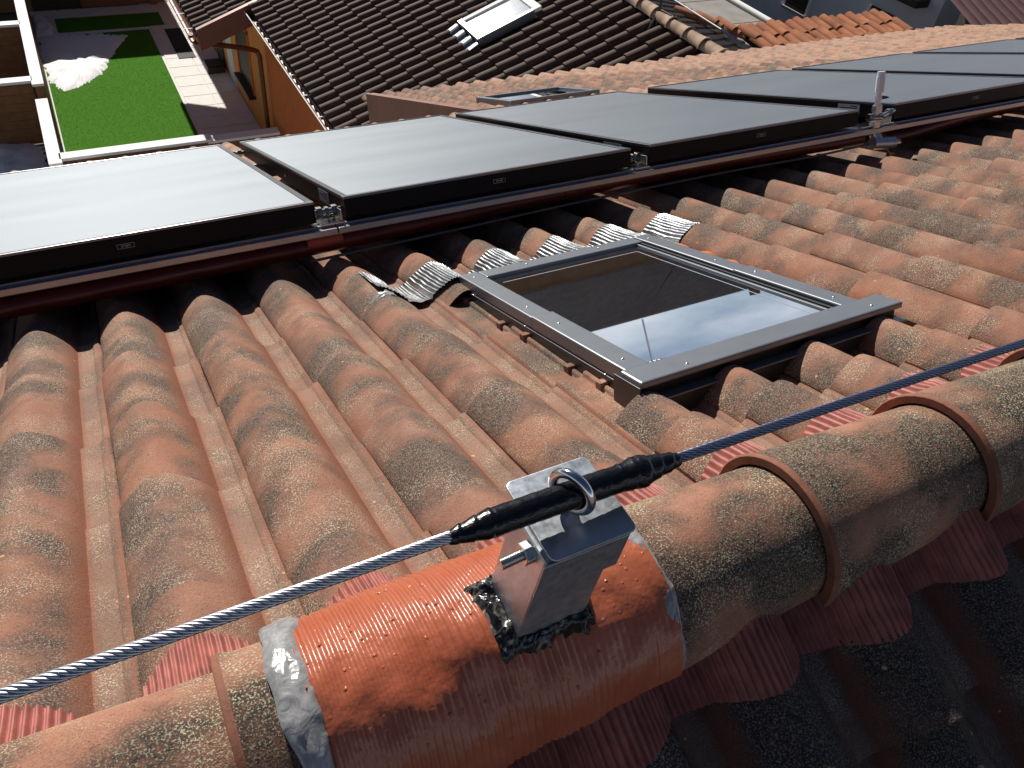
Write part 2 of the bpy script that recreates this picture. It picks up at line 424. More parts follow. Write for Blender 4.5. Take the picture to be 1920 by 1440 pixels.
# near slope
for i in range(-2, 12):
    for k in range(0, 4):
        u = .45 + PT*(i-2); v = .287 - ROW + ROW*k
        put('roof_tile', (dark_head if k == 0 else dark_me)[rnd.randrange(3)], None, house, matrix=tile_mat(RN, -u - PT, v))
m = MB(); m2 = tile_mesh('t', seed=2); m3 = tile_mesh('t', seed=1, head=.075)
for i in range(-7, 18):
    for k in range(0, 6):
        if -2 <= i < 12 and k < 4: continue
        q = m3 if k == 0 else m2; T = Matrix.Translation(Vector((-(.45 + PT*(i-2)) - PT, .287 - ROW + ROW*k + rnd.uniform(-.007,.007), rnd.uniform(-.001,.0015))))
        m.add([T @ Vector(p) for p in q.v], q.f, True)
tag(m.build('roof_tile_field', M['tile_shaded'], house, matrix=RN), kind='stuff')
# tile pans left bare beside the roof window
def pan_mesh(seed):
    m = MB(); ys = [-.05, 0, .16, ROW-.01, ROW]; rows = []
    for y in ys:
        rows.append([(x, y, z + TILT*y) for x, z in ((-.004,.012),(0,.021),(.006,.024),(.012,.021),(.03,.016),(.055,.016),(.062,.017),(.064,.025),(.070,.028),(.076,.025),(.078,.014))])
    m.grid(rows, flip=True)
    m.grid([rows[-1], [(x, y, z-.013) for x, y, z in rows[-1]]], flip=True, smooth=False)
    m.grid([[(x, y, z-.02) for x, y, z in [r[-1] for r in rows]], [r[-1] for r in rows]], smooth=False)
    for yy in (.05, .25): m.box((.058, yy, TILT*yy+.012), (.082, yy+.02, TILT*yy+.033))
    return m
pan_me = pan_mesh(0).mesh('cut_tile'); pan_me.materials.append(M['tile'])
for k in (1, 2, 3):
    put('cut_tile', pan_me, None, house, bevel=.002, matrix=RM @ Matrix.Translation(Vector((.7188, V0-ROW+ROW*k, .0))))
# deck under the tiles, walls of the house
m = MB(); m.box((-3, .62, -.05), (WING, EAVE_L-.05, -.02), R); m.box((WING, .62, -.05), (11.6, EAVE_R-.05, -.02), R)
m.build('roof_deck', M['deck'], house)
m = MB(); m.box((-3, .0, -.05), (4.2, 2.2, -.02), N2); m.build('roof_deck', M['deck'], house)
m = MB()
e1 = R(0, EAVE_L-.5, 0); e2 = R(0, EAVE_R-.5, 0)
m.box((-2.9, -3.0, 0), (WING-.02, e1.y, e1.z-.25)); m.box((WING+.12, -3.0, 0), (11.4, e2.y, e2.z-.25))
m.build('wall', M['white_render'], house)
# brown sheet-metal flank where the wing runs on past the eave
m = MB(); m.box((WING-.035, EAVE_L-.12, -.25), (WING-.012, EAVE_R-.06, .085), R); m.box((WING-.036, EAVE_L-.12, .0852), (WING+.05, EAVE_R-.06, .09), R)
m.build('verge_flashing', M['brown_sheet'], house, bevel=.002)
# ridge tiles
CY, CZ = .3735, -.902
def cap_mesh(x0, x1, seed):
    L = x1 - x0 + .05; m = MB(); outer, inner = [], []
    xs = [0, .002, .005, .007, .009, .012, .022] + [.022 + (L-.022)*q/6 for q in range(1, 7)]
    for x in xs:
        rim = .0038 if x <= .0095 else (.002 if x < .02 else 0)
        if abs(x-.005) < 1e-4: rim = .0016
        if x == 0: rim = .001
        ro = .1165 - .0175*x/.38 + rim; a, b = [], []
        for q in range(25):
            ang = math.radians(-96 + 192*q/24)
            r = ro + .0012*nz(x*9+seed, ang*2, seed)
            y = math.sin(ang)*r; z = math.cos(ang)*r*.985
            a.append(W(x0+x, CY+y, CZ+z)); ri = min(ro-.011, .1055)
            b.append(W(x0+x, CY+math.sin(ang)*ri, CZ+math.cos(ang)*ri*.985))
        outer.append(a); inner.append(b)
    m.grid(outer); m.grid(inner, flip=True)
    m.grid([inner[0], outer[0]], smooth=False)
    for e in (0, -1): m.grid([[r[e] for r in inner], [r[e] for r in outer]], smooth=False, flip=(e == 0))
    return m
joints = [-1.40, -1.06, -.72, -.36, -.03, .386, .714, 1.043, 1.371, 1.70, 2.03, 2.36, 2.69, 3.02, 3.35, 3.68, 4.01]
for q in range(len(joints)-1):
    o = cap_mesh(joints[q], joints[q+1], q*3.7).build('ridge_tile', M['ridge'], house); o.data.materials.append(M['tile_edge'])
    for p in o.data.polygons:
        if p.center.x < joints[q] + .0105: p.material_index = 1
# pleated flashing on both sides of the ridge
def tile_h(u):
    return prof((u-U0) % PT)
for side in (0, 1):
    m = MB(); xs = []; x = -1.4
    while x < 4.0: xs.append(x); x += .0016
    rows = [[] for _ in range(9)]
    for ix, x in enumerate(xs):
        rip = .0030*math.sin(2*math.pi*x/.0095 + 1.5*nz(x*12, 4))
        if side == 0: hgt = tile_h(x); ve = .838 + .012*nz(x*9, 2) + .02*(hgt-.03)/.06; vs = .70
        else: hgt = prof((-(x) - (-(.45)) ) % PT); ve = .148 + .018*nz(x*6, 5) + .03*max(0, hgt-.02)/.06; vs = .02
        ve += .002*nz(x*180, 9)
        for r in range(9):
            s = r/8; v = vs + (ve-vs)*s
            n = max(hgt, .018) + .009 + TILT*.1 + rip + .003*nz(x*30, v*40) + (.012*(1-s))
            rows[r].append(R(x, v, n) if side == 0 else N2(x, v, n))
    m.grid(rows, smooth=True, flip=(side == 0))
    m.build('ridge_flashing', M['pleat'], house)
# glossy orange band bent over the ridge under the anchor
m = MB(); BX0, BX1 = .042, .462; rows = []
nxs = 300
for a in range(41):
    s = a/40; row = []
    for b in range(nxs+1):
        x = BX0 + (BX1-BX0)*b/nxs
        edge = .004*nz(s*6, 1.7)*(1 if b > nxs-25 else 0)
        ang = math.radians(-93 + (93+84 + 4*nz(x*6, 2))*s)
        fade = 1 if x < .30 else max(.18, 1-(x-.30)*8)
        rip = .0015*math.sin(2*math.pi*x/.0092 + .8*nz(x*20, s*3))*fade*(.35+.65*min(1, max(0, 1.25-s*.9)))
        r = .1240 + rip + .0045*nz(x*11, s*4, 3) + .0030*nz(x*34, s*12, 8)
        r += .010*math.exp(-((x-.225)/.022)**2-((s-.60)/.10)**2) + .006*math.exp(-((x-.265)/.014)**2-((s-.68)/.05)**2)
        r -= .006*math.exp(-((x-.205)/.02)**2-((s-.72)/.05)**2)
        # flares out where it runs on to the tiles on the far side
        row.append(W(x+edge, CY - math.sin(ang)*r, CZ + math.cos(ang)*r + (.0 if s > .1 else 0)))
    rows.append(row)
m.grid(rows, flip=True)
m.grid([rows[-1], [p + Vector((0, .004, -.002)) for p in rows[-1]]], smooth=False, flip=True)
band = m.build('flashing_band', M['orange_paint'], house)
band['label'] = 'glossy orange-red corrugated band over the ridge'
def seal_strip(x0, w, a0, a1, seed, r0=.127, name='sealant', mat='sealant', parent=band):
    m = MB(); rows = []
    for a in range(60):
        s = a/59; ang = math.radians(a0 + (a1-a0)*s); row = []
        c = x0 + .010*nz(s*4.3, seed); ww = w*(.95+.75*nz(s*6, seed+4))
        for b in range(13):
            q = b/12*2-1
            r = r0 - .004 + .0065*(1-q*q)**.5 + .0022*nz(q*2.5, s*26, seed) + .0015*nz(q*6, s*60, seed)
            row.append(W(c + q*ww*.5, CY - math.sin(ang)*r, CZ + math.cos(ang)*r))
        rows.append(row)
    m.grid(rows, flip=True); return m.build(name, M[mat], parent)
seal_strip(.040, .034, -58, 88, 1.5)
seal_strip(.462, .020, -50, 78, 6.5, r0=.1215)
m = MB()                               # clear silicone blob at the joint on the left
for q in range(2):
    c = W(-.055+.012*q, CY-.088, CZ+.078); rows = []
    for a in range(9):
        th = math.pi*a/8; row = []
        for b in range(12):
            ph = 2*math.pi*b/12; r = .016*(1+.35*nz(a*.5, b*.5, q))
            row.append(c + Vector((math.sin(th)*math.cos(ph)*r*.55, math.sin(th)*math.sin(ph)*r, math.cos(th)*r)))
        rows.append(row)
    m.grid(rows, closed=True)
m.build('sealant', simple('clear_silicone', (.55,.60,.66), .2, var=.1), band)

# ================================================================== ANCHOR POST
anchor = empty('anchor_post', 'galvanised steel anchor post with eye ring bolted through the ridge', 'anchor')
lean = lambda z: -.105*(-.634 - z)     # post leans slightly along the ridge
def PW(x, y, z): return W(x + lean(z), y, z)
m = MB(); m.box((.279, .3255, -.835), (.364, .396, -.6385), PW); m.build('post', M['galv'], anchor, bevel=.003)
m = MB(); m.box((.2755, .322, -.690), (.374, .3245, -.6385), PW); m.box((.3722, .3246, -.690), (.3745, .394, -.6385), PW); m.build('sleeve', M['galv'], anchor, bevel=.001)
m = MB()
pts = []
for cx, cy, a0 in ((.374,.417,0),(.291,.417,90),(.291,.330,180),(.374,.330,270)):
    for q in range(6):
        a = math.radians(a0+90*q/5); pts.append((cx+.008*math.cos(a), cy+.008*math.sin(a)))
nb = len(pts)
m.add([W(x, y, -.638) for x, y in pts] + [W(x, y, -.634) for x, y in pts],
      [tuple(range(nb))[::-1], tuple(range(nb, 2*nb))] + [(i, (i+1) % nb, nb+(i+1) % nb, nb+i) for i in range(nb)])
m.build('top_plate', M['galv'], anchor, bevel=.0012)
m = MB(); rows = []; rc = W(.3255, .3685, -.6025); rot = Matrix.Rotation(math.radians(24), 3, 'Z')
for a in range(49):
    A = 2*math.pi*a/48; row = []
    for b in range(14):
        B = 2*math.pi*b/14; rr = .0222 + .0052*math.cos(B)
        row.append(rc + rot @ Vector((.0052*math.sin(B), rr*math.cos(A), rr*math.sin(A))))
    rows.append(row)
m.grid(rows, closed=True)
m.tube([rc + Vector((.002,.003,-.0315)), rc + Vector((0,0,-.0225))], [.0095,.007], 16)
m.build('eye_ring', M['steel'], anchor)
def hexnut(m, c, ax, r, h):
    ax = ax.normalized(); a = ax.orthogonal().normalized(); b = ax.cross(a)
    p = [c + (a*math.cos(math.pi/3*q) + b*math.sin(math.pi/3*q))*r for q in range(6)]
    m.hexa
    m.add(p + [x + ax*h for x in p], [tuple(range(6))[::-1], tuple(range(6, 12))] + [(i, (i+1) % 6, 6+(i+1) % 6, 6+i) for i in range(6)])
m = MB(); bc = PW(.279, .352, -.6525); axx = Vector((-1, -.05, -.02))
hexnut(m, bc, axx, .0125, .010); m.build('nut', M['zinc'], anchor, bevel=.0012)
m = MB(); rows = []
for a in range(121):
    s = a/120*.034; row = []
    for b in range(14):
        ph = 2*math.pi*b/14; r = .0058 + .0006*math.sin(2*math.pi*s/.0019 + ph)
        row.append(bc + Vector((-s, math.cos(ph)*r - .05*s, math.sin(ph)*r - .02*s)))
    rows.append(row)
m.grid(rows, closed=True); m.add(rows[-1], [tuple(range(14))]); m.build('bolt', M['zinc'], anchor)
# tar-like sealant heaped round the foot
m = MB(); rows = []
per = []
for q in range(80):
    s = q/80*4; e = int(s); f = s-e
    c = [(.2645,.3245),(.3475,.3245),(.3475,.397),(.2645,.397)]; a, b = c[e], c[(e+1) % 4]
    per.append((a[0]+(b[0]-a[0])*f, a[1]+(b[1]-a[1])*f))
for lv in range(9):
    s = lv/8; row = []
    for q, (x, y) in enumerate(per):
        cx, cy = .306, .361; k = 1 + s*(.34 + .30*nz(q*.13, 3) + .18*nz(q*.5, 7))
        left = max(0, (.29-x)/.03)*.6
        xx = cx + (x-cx)*(k + left*s*.55); yy = cy + (y-cy)*k
        dy = yy - CY; zs = CZ + math.sqrt(max(0, .1235**2 - min(dy*dy, .0145)))
        top = zs + .013 + .007*nz(q*.3, 5) + .003*(1 if y < .345 else 0)
        z = top*(1-s) + (zs-.001)*s + .006*math.sin(math.pi*s)*(1+nz(q*.7, s*5)) + .0035*nz(q*1.1, s*9, 4)
        row.append(W(xx, yy, z))
    rows.append(row)
m.grid(rows, closed=True, flip=True); m.build('sealant', M['black_sealant'], anchor)

# ================================================================== LIFELINE CABLE
rope = empty('steel_cable', 'twisted steel safety cable stretched above the ridge with a black taped splice', 'cable')
def axis(x):
    if x < .3255: return W(x, .3675 + .004*(.3255-x), -.6045 + .0084*(.3255-x))
    return W(x, .3675, -.6045 - .042*(x-.3255) - .004*(x-.3255)**2)
def strands(x0, x1, step, mat, n=8, rr=.0037, rs=.0022, pitch=.052, sides=6):
    m = MB(); cnt = int((x1-x0)/step)
    for s in range(n):
        path = []
        for q in range(cnt+1):
            x = x0 + (x1-x0)*q/cnt; a = 2*math.pi*(x/pitch + s/n)
            path.append(axis(x) + Vector((0, math.cos(a)*rr, math.sin(a)*rr)))
        m.tube(path, rs, sides, caps=False)
    m.tube([axis(x0), axis((x0+x1)/2), axis(x1)], rr*.8, 6)
    return m.build('strand_bundle', M[mat], rope)
strands(-1.3, .220, .0035, 'cable_bright', rr=.0040, rs=.0021)
strands(.430, 2.2, .0045, 'cable_blue', rr=.0042, rs=.0019, n=7, pitch=.06)
strands(2.2, 4.2, .012, 'cable_blue', rr=.0042, rs=.0019, n=7, pitch=.06)
m = MB(); rows = []
for a in range(171):
    s = a/170; x = .1942 + .263*s; row = []
    r = .0055 + .0085*min(1, max(0, (x-.1942)/.045))**.8*min(1, max(0, (.4572-x)/.05))**.6
    if x > .382: r += .0025*math.exp(-((x-.406)/.012)**2)
    lump = 1 if .244 < x < .382 else 2.0
    for b in range(22):
        ph = 2*math.pi*b/22
        rr = r*(1 + .022*lump*nz(x*45, ph*1.0, 1) + .014*lump*nz(x*120 + ph*1.5, ph*1.5, 4)) + .0009*((x*62 + ph/6.2832) % 1)*(lump-.55)
        row.append(axis(x) + Vector((0, math.cos(ph)*rr, math.sin(ph)*rr - .001)))
    rows.append(row)
m.grid(rows, closed=True); m.build('tape_sleeve', M['tape'], rope)

# ================================================================== ROOF WINDOW
win = empty('roof_window', 'grey metal framed roof window set among the tiles near the ridge', 'roof window')
u0, u1, v0, v1 = SK
m = MB()                                # side flashing curb (four walls)
m.box((u0, v0, -.01), (u0+.02, v1, .056), R); m.box((u1-.02, v0, -.01), (u1, v1, .056), R)
m.box((u0+.0202, v1-.02, -.01), (u1-.0202, v1, .056), R); m.box((u0+.0202, v0, -.01), (u1-.0202, v0+.02, .056), R)
m.build('curb', M['alu_dark'], win, bevel=.002)
def bar(name, a, b, mat='alu_grey', bev=.003, parent=win):
    m = MB(); m.box(a, b, R); return m.build(name, M[mat], parent, bevel=bev)
NT_ = .090
bar('side_cover', (u0+.002, 1.152, .058), (u0+.060, 1.53, NT_)); bar('side_cover', (u0+.003, 1.5315, .058), (u0+.058, 1.945, NT_-.003))
bar('side_cover', (u1-.058, 1.152, .058), (u1-.002, 1.50, NT_)); bar('side_cover', (u1-.056, 1.5015, .058), (u1-.003, 1.945, NT_-.003))
bar('sash_rail', (u0+.0605, 1.885, .062), (u1-.0605, 1.945, NT_-.004))
for k, (du, n1) in enumerate(((.063, .083), (.076, .081))):
    bar('glazing_bead', (u1-du-.008, 1.14, .06), (u1-du, 1.883, n1), 'alu_grey' if k else 'gasket', .001)
bar('glazing_bead', (u0+.0605, 1.14, .06), (u0+.064, 1.883, .081), 'gasket', .001)
bar('hood', (u0-.012, 1.080, .079), (u1+.050, 1.150, NT_+.004), bev=.004)
bar('hood_core', (u0-.008, 1.094, .030), (u1+.044, 1.146, .0788), 'gasket', .001)
bar('hood_lip', (u0-.014, 1.066, .052), (u1+.052, 1.0936, .0555), 'alu_grey', .001)
bar('hood_corner', (u0-.017, 1.078, -.005), (u0-.0125, 1.165, .084), 'alu_dark', .001)
bar('front_apron', (u0-.010, 1.073, -.01), (u1+.046, 1.088, .0518), 'alu_dark', .001)
m = MB(); m.add([R(u0+.0642, 1.13, .0762), R(u1-.0845, 1.13, .0762), R(u1-.0845, 1.8845, .0762), R(u0+.0642, 1.8845, .0762)], [(0,1,2,3)])
glass = m.build('pane', M['glass'], win)
m = MB()                               # thin pale line of the inner pane's spacer seen through the glass
a0, a1, b0, b1 = u0+.085, u1-.118, 1.155, 1.835
for p, q in (((a0,b1),(a1,b1+.0028)), ((a1,b0),(a1+.0026,b1))):
    m.box((p[0], p[1], .0763), (q[0], q[1], .0766), R)
m.build('spacer_line', M['sticker'], glass)
m = MB(); m.box((u0+.021, v0+.021, -.012), (u1-.021, v1-.021, .03), R); m.build('lining', M['gasket'], win)
scr = [(u0+.030, y) for y in (1.20,1.45,1.60,1.90)] + [(u1-.030, y) for y in (1.20,1.45,1.60,1.90)] + [(u0+.11, 1.10), (u1-.02, 1.105), (u0+.2, 1.915), (u1-.2, 1.915)]
ms = MB(); rows = []
for a in range(4):
    rr = .0036*math.cos(a/3*1.45); rows.append([(rr*math.cos(2*math.pi*b/10), rr*math.sin(2*math.pi*b/10), .0018*math.sin(a/3*1.45)) for b in range(10)])
ms.grid(rows, closed=True); sme = ms.mesh('screw'); sme.materials.append(M['zinc'])
for (x, y) in scr:
    put('screw', sme, None, win, matrix=RM @ Matrix.Translation(Vector((x, y, NT_ + (.0042 if y < 1.15 else (-.0032 if y > 1.53 else .0002))))))
for (x, y) in ((u0+.001, 1.22), (u0+.001, 1.56), (u0+.001, 1.85)):
    put('screw', sme, None, win, matrix=RM @ Matrix.Translation(Vector((x, y, .0565))))
# pleated aluminium apron dressed over the tiles below the window
m = MB(); rows = []; cnt = 900; UA0, UA1 = .585, 1.66
for a in range(13):
    s = a/12; row = []
    for b in range(cnt+1):
        u = UA0 + (UA1-UA0)*b/cnt; hgt = tile_h(u)
        v = 1.945 + (.19 + .022*nz(u*9, 3))*s + (0 if u > .76 else (.76-u)*.35)
        n = hgt + .0075 + TILT*(v-1.938) + .0022*nz(u*75, v*30, 1) + .0017*math.sin(2*math.pi*u/.0088 + 2*nz(u*30, 6)) 
        n = max(n, .02 + .006*nz(u*40, 7)) + (1-s)**3*.010 + .003*nz(u*22, v*22, 2)
        row.append(R(u, v, n))
    rows.append(row)
m.grid(rows, flip=True)
m.build('apron_flashing', M['foil'], win)
# clot of grey mastic at the apron's left corner
m = MB(); rows = []
for a in range(22):
    s = a/21; row = []
    for b in range(22):
        q = b/21; u = .545 + .075*q + .008*nz(s*4, 3); v = 1.905 + .07*s + .01*nz(q*4, 6)
        e = min(1, 6*min(s, 1-s, q, 1-q))
        row.append(R(u, v, tile_h(u) + .012 + e*(.006 + .007*nz(q*5, s*6, 1) + .004*nz(q*14, s*14, 4)) - (1-e)*.01))
    rows.append(row)
m.grid(rows, flip=True); m.build('mastic', M['sealant'], win)
m = MB(); rows = []                    # wavy orange foam seal along the right side
for a in range(60):
    v = 1.17 + .79*a/59; o = .010*abs(math.sin(v*26)) + .006*nz(v*30, 2)
    rows.append([R(u1+.004, v, .012), R(u1+.012, v, .050), R(u1+.040, v, .052+o), R(u1+.070+o, v, .042+o), R(u1+.085+o, v, .02)])
m.grid(rows); m.build('foam_seal', M['foam'], win)

# ================================================================== SOLAR COLLECTORS
PL = [-.522, .6315, 1.7763, 3.0508, 4.2215, 5.3888, 6.56]
PWD, PV0, PV1, PN0, PN1 = 1.063, 2.393, 4.137, .196, .2607
words = ['leftmost, with the bright sun glare on its glass', 'second from the left, pale glass', 'third from the left, just before the air vent',
         'fourth from the left, just behind the air vent', 'fifth from the left, far along the row', 'sixth from the left, near the far end of the row', 'seventh and farthest, cut off by the picture edge']
fc = bpy.data.curves.new('txt', 'FONT'); fc.body = 'UP SIDE'; fc.size = .0072; fc.align_x = 'CENTER'; fc.align_y = 'CENTER'
fo = bpy.data.objects.new('txt', fc); COL.objects.link(fo); bpy.context.view_layer.update()
text_me = bpy.data.meshes.new_from_object(fo); bpy.data.objects.remove(fo); text_me.name = 'up_side_lettering'
text_me.materials.clear(); text_me.materials.append(M['white_print'])
def rbox(a, b):
    m = MB(); m.box(a, b); return m
for i, L in enumerate(PL):
    c = empty('solar_collector', 'flat black framed solar collector, ' + words[i], 'solar panel', 'solar collectors in a row across the roof')
    c.matrix_basis = RM @ Matrix.Translation(Vector((L, PV0, 0)))
    Wd, Ln = PWD, PV1-PV0; F = .018
    m = MB(); m.box((.001, .001, PN0), (Wd-.001, Ln-.001, PN1-.0085)); m.build('tray', M['black_alu'], c, bevel=.002)
    for (a, b) in (((0, 0), (Wd, F)), ((0, Ln-F), (Wd, Ln)), ((0, F+.0003), (F, Ln-F-.0003)), ((Wd-F, F+.0003), (Wd, Ln-F-.0003))):
        m = MB(); m.box((a[0], a[1], PN1-.0083), (b[0], b[1], PN1)); m.build('frame_rail', M['edge_alu'], c, bevel=.0015)
    m = MB(); m.add([(F+.0004, F+.0004, PN1-.0035), (Wd-F-.0004, F+.0004, PN1-.0035), (Wd-F-.0004, Ln-F-.0004, PN1-.0035), (F+.0004, Ln-F-.0004, PN1-.0035)], [(0,1,2,3)])
    m.build('glass', M['collector_glass'], c)
    TX = Matrix.Translation(Vector((.5315, -.0009, .228))) @ Matrix.Rotation(math.radians(90), 4, 'X')
    put('lettering', text_me, None, c, matrix=TX)
    m = MB()
    for (a, b) in (((-.022,-.0062),(.022,-.0056)), ((-.022,.0056),(.022,.0062)), ((-.022,-.0055),(-.0214,.0055)), ((.0214,-.0055),(.022,.0055))):
        m.box((a[0], a[1], -.0003), (b[0], b[1], .0003))
    m.build('label_border', M['white_print'], c, matrix=TX)
    m = MB(); m.box((-.0006, .18, .205), (.0008, .30, .246)); st_ = m.build('sticker', M['sticker'], c)
    m = MB()
    for q in range(4): m.box((-.0009, .192, .211+.0085*q), (-.0007, .212+.019*((q*7) % 5), .215+.0085*q))
    m.build('print', M['black_plastic'], st_)
    m = MB(); m.box((-.0006, .8, .215), (.0008, .815, .223)); m.build('rivet', M['zinc'], c)
# unions joining the collectors, top side
def fitting(name, u, gap, v, n, label, grp):
    e = empty(name, label, 'pipe fitting', grp)
    m = MB(); a = R(u-.02, v, n); b = R(u+gap+.02, v, n); m.tube([a, b], .010, 14); m.build('tube', M['brass'], e)
    for x in (u+.012, u+gap-.030):
        m = MB(); hexnut(m, R(x, v, n), Vector((1,0,0)), .0185, .018); m.build('nut', M['brass'], e, bevel=.0015)
    m = MB(); hexnut(m, R(u+gap/2-.006, v, n), Vector((1,0,0)), .0155, .012); m.build('nut', M['brass'], e, bevel=.001)
where = ['first', 'second', 'third', 'fourth', 'fifth', 'sixth']
for i in range(6):
    a = PL[i]+PWD; g = PL[i+1]-a
    if i != 2:
        fitting('pipe_union', a, g, PV0+.05, .216, f'metal pipe union in the {where[i]} gap between collectors, on the near edge', 'unions between the collectors')
    if i < 2:
        fitting('pipe_union', a, g, PV1-.07, .216, f'small pipe union at the far end of the {where[i]} gap between collectors', 'unions between the collectors')
    e = empty('mounting_clamp', f'bright aluminium clamp plate on the rail in the {where[i]} gap between collectors', 'clamp', 'clamps holding the collectors')
    m = MB(); m.box((a+.008, PV0-.012, .186), (a+g-.008, PV0+.075, .190), R); m.build('plate', M['steel'], e, bevel=.001)
    m = MB(); m.box((a+g-.016, PV0+.0, .1905), (a+g-.012, PV0+.07, .225), R); m.build('flange', M['zinc'], e, bevel=.001)
    m = MB(); hexnut(m, R(a+g*.55, PV0+.03, .1902), (R(0,0,1)-R(0,0,0)), .009, .008); m.build('bolt', M['zinc'], e)
# rails
for (a, b, vv, nm) in ((-.9, .592, 0, 'left'), (.596, 7.8, 0, 'right')):
    m = MB(); m.box((a, PV0-.030, .158), (b, PV0-.002, .178), R); m.box((a, PV0-.0015, .150), (b, PV0+.055, .1855), R)
    m2 = m.build('mounting_rail', M['rail'], None, bevel=.002)
    tag(m2, 'shorter aluminium rail under the near edge of the leftmost collector' if nm == 'left' else 'long aluminium rail under the near edge of the collectors, running off to the right', 'rail', 'rails under the collectors')
m = MB(); m.box((-.9, PV1-.35, .13), (7.8, PV1-.31, .195), R)
tag(m.build('mounting_rail', M['rail'], None, bevel=.002), 'aluminium rail under the far half of the collectors', 'rail', 'rails under the collectors')
# insulated pipe
def smooth_path(pts, n=14):
    out = []
    P_ = [Vector(p) for p in pts]; P_ = [P_[0]*2-P_[1]] + P_ + [P_[-1]*2-P_[-2]]
    for i in range(1, len(P_)-2):
        for q in range(n):
            s = q/n; a, b, c, d = P_[i-1:i+3]
            out.append(.5*((2*b)+(-a+c)*s+(2*a-5*b+4*c-d)*s*s+(-a+3*b-3*c+d)*s**3))
    out.append(P_[-2]); return out
pipe = empty('insulated_pipe', 'thick maroon jacketed pipe running left of the air vent along the collectors', 'pipe', 'maroon jacketed pipes')
pts = [(-1.0,2.41,.118),(-.3,2.41,.118),(.3,2.42,.122),(.8,2.425,.130),(1.3,2.43,.142),(1.9,2.43,.150),(2.4,2.42,.146),(2.88,2.41,.140)]
m = MB(); m.tube([R(*p) for p in smooth_path(pts)], .030, 18); m.build('jacket', M['pipe_red'], pipe)
for (uu, vv, nn) in ((.47,2.423,.1245),(1.42,2.43,.1445),(2.45,2.42,.1455)):
    m = MB(); m.tube([R(uu, vv, nn), R(uu+.022, vv, nn)], .032, 18); m.build('strap', M['pipe_red'], pipe, bevel=.001)
m = MB(); m.tube([R(.50,2.405,.1385), R(.61,2.405,.140)], .019, 14); m.build('sunlit_jacket', simple('red_jacket_sunlit', (.42,.09,.06), .5, bump=.4), pipe)  # brighter red paints the sun falling through the gap between collectors
pipe2 = empty('insulated_pipe', 'thick maroon jacketed pipe sagging away right of the air vent', 'pipe', 'maroon jacketed pipes')
pts = [(3.02,2.41,.115),(3.2,2.41,.122),(3.5,2.42,.142),(3.9,2.43,.152),(4.6,2.44,.150),(5.6,2.44,.150),(7.5,2.44,.15)]
m = MB(); m.tube([R(*p) for p in smooth_path(pts)], .030, 18); m.build('jacket', M['pipe_red'], pipe2)
m = MB(); m.tube([R(3.03,2.40,.135), R(3.02,2.375,.10), R(2.99,2.33,.075), R(2.98,2.30,.08)], [.008,.014,.012,.006], 10); m.build('tape_tail', M['pipe_red'], pipe2)
wr = smooth_path([(.5,2.39,.085),(1.0,2.395,.094),(1.4,2.40,.103),(1.85,2.40,.108),(2.2,2.39,.112),(2.6,2.385,.108),(2.9,2.38,.115)])
m = MB(); m.tube([R(*p) for p in wr], .0045, 8); tag(m.build('sensor_wire', M['wire']), 'thin grey wire slung below the maroon pipe', 'wire')
# air vent
av = empty('air_vent', 'upright silver air vent valve in the gap between third and fourth collector', 'air vent')
ab = R(2.935, 2.385, .155); up = (R(0,0,1)-R(0,0,0))
def seg(name, z0, z1, r, mat, sides=16, bev=.001, rr=None):
    m = MB(); m.tube([ab+up*z0, ab+up*z1], rr or r, sides, smooth=sides > 8); return m.build(name, M[mat], av, bevel=bev)
seg('stem', -.02, .115, .0165, 'vent_metal'); seg('collar', .028, .05, .024, 'vent_metal', 6); seg('collar', .09, .112, .022, 'vent_metal', 6)
seg('valve_body', .112, .165, .0125, 'vent_metal'); seg('valve_collar', .138, .150, .0165, 'vent_metal', 6)
seg('cap_body', .165, .225, .0175, 'vent_white', 12); seg('cap', .2255, .245, .0155, 'vent_white', 12)
m = MB(); m.tube([ab+up*.145+Vector((.008,-.006,0)), ab+up*.145+Vector((.030,-.010,.0)), ab+up*.145+Vector((.046,-.012,-.001))], [.008,.006,.003], 10); m.build('lever', M['black_plastic'], av)
m = MB(); m.tube([ab+Vector((-.03,-.03,-.028)), ab+Vector((.085,-.045,-.032))], .026, 20); m.build('tee', M['vent_metal'], av, bevel=.003)
m = MB(); m.tube([ab+Vector((0,0,.0)), ab+Vector((.01,-.03,-.028))], .022, 16); m.build('elbow', M['vent_metal'], av)
m = MB(); m.tube([ab+Vector((.0852,-.045,-.032)), ab+Vector((.115,-.048,-.034))], [.02,.016], 12); m.build('end_nut', M['brass'], av)
m = MB(); hexnut(m, ab+Vector((-.06,.015,.07)), Vector((1,0,0)), .016, .022); m.tube([ab+Vector((-.06,.015,.07)), ab+Vector((0,0,.07))], .010, 12); m.build('side_union', M['brass'], av, bevel=.001)
m = MB(); hexnut(m, ab+Vector((.05,.02,.075)), Vector((1,0,0)), .017, .02); m.tube([ab+Vector((.0,0,.075)), ab+Vector((.10,.03,.075))], .010, 12); m.build('side_plug', M['zinc'], av, bevel=.001)
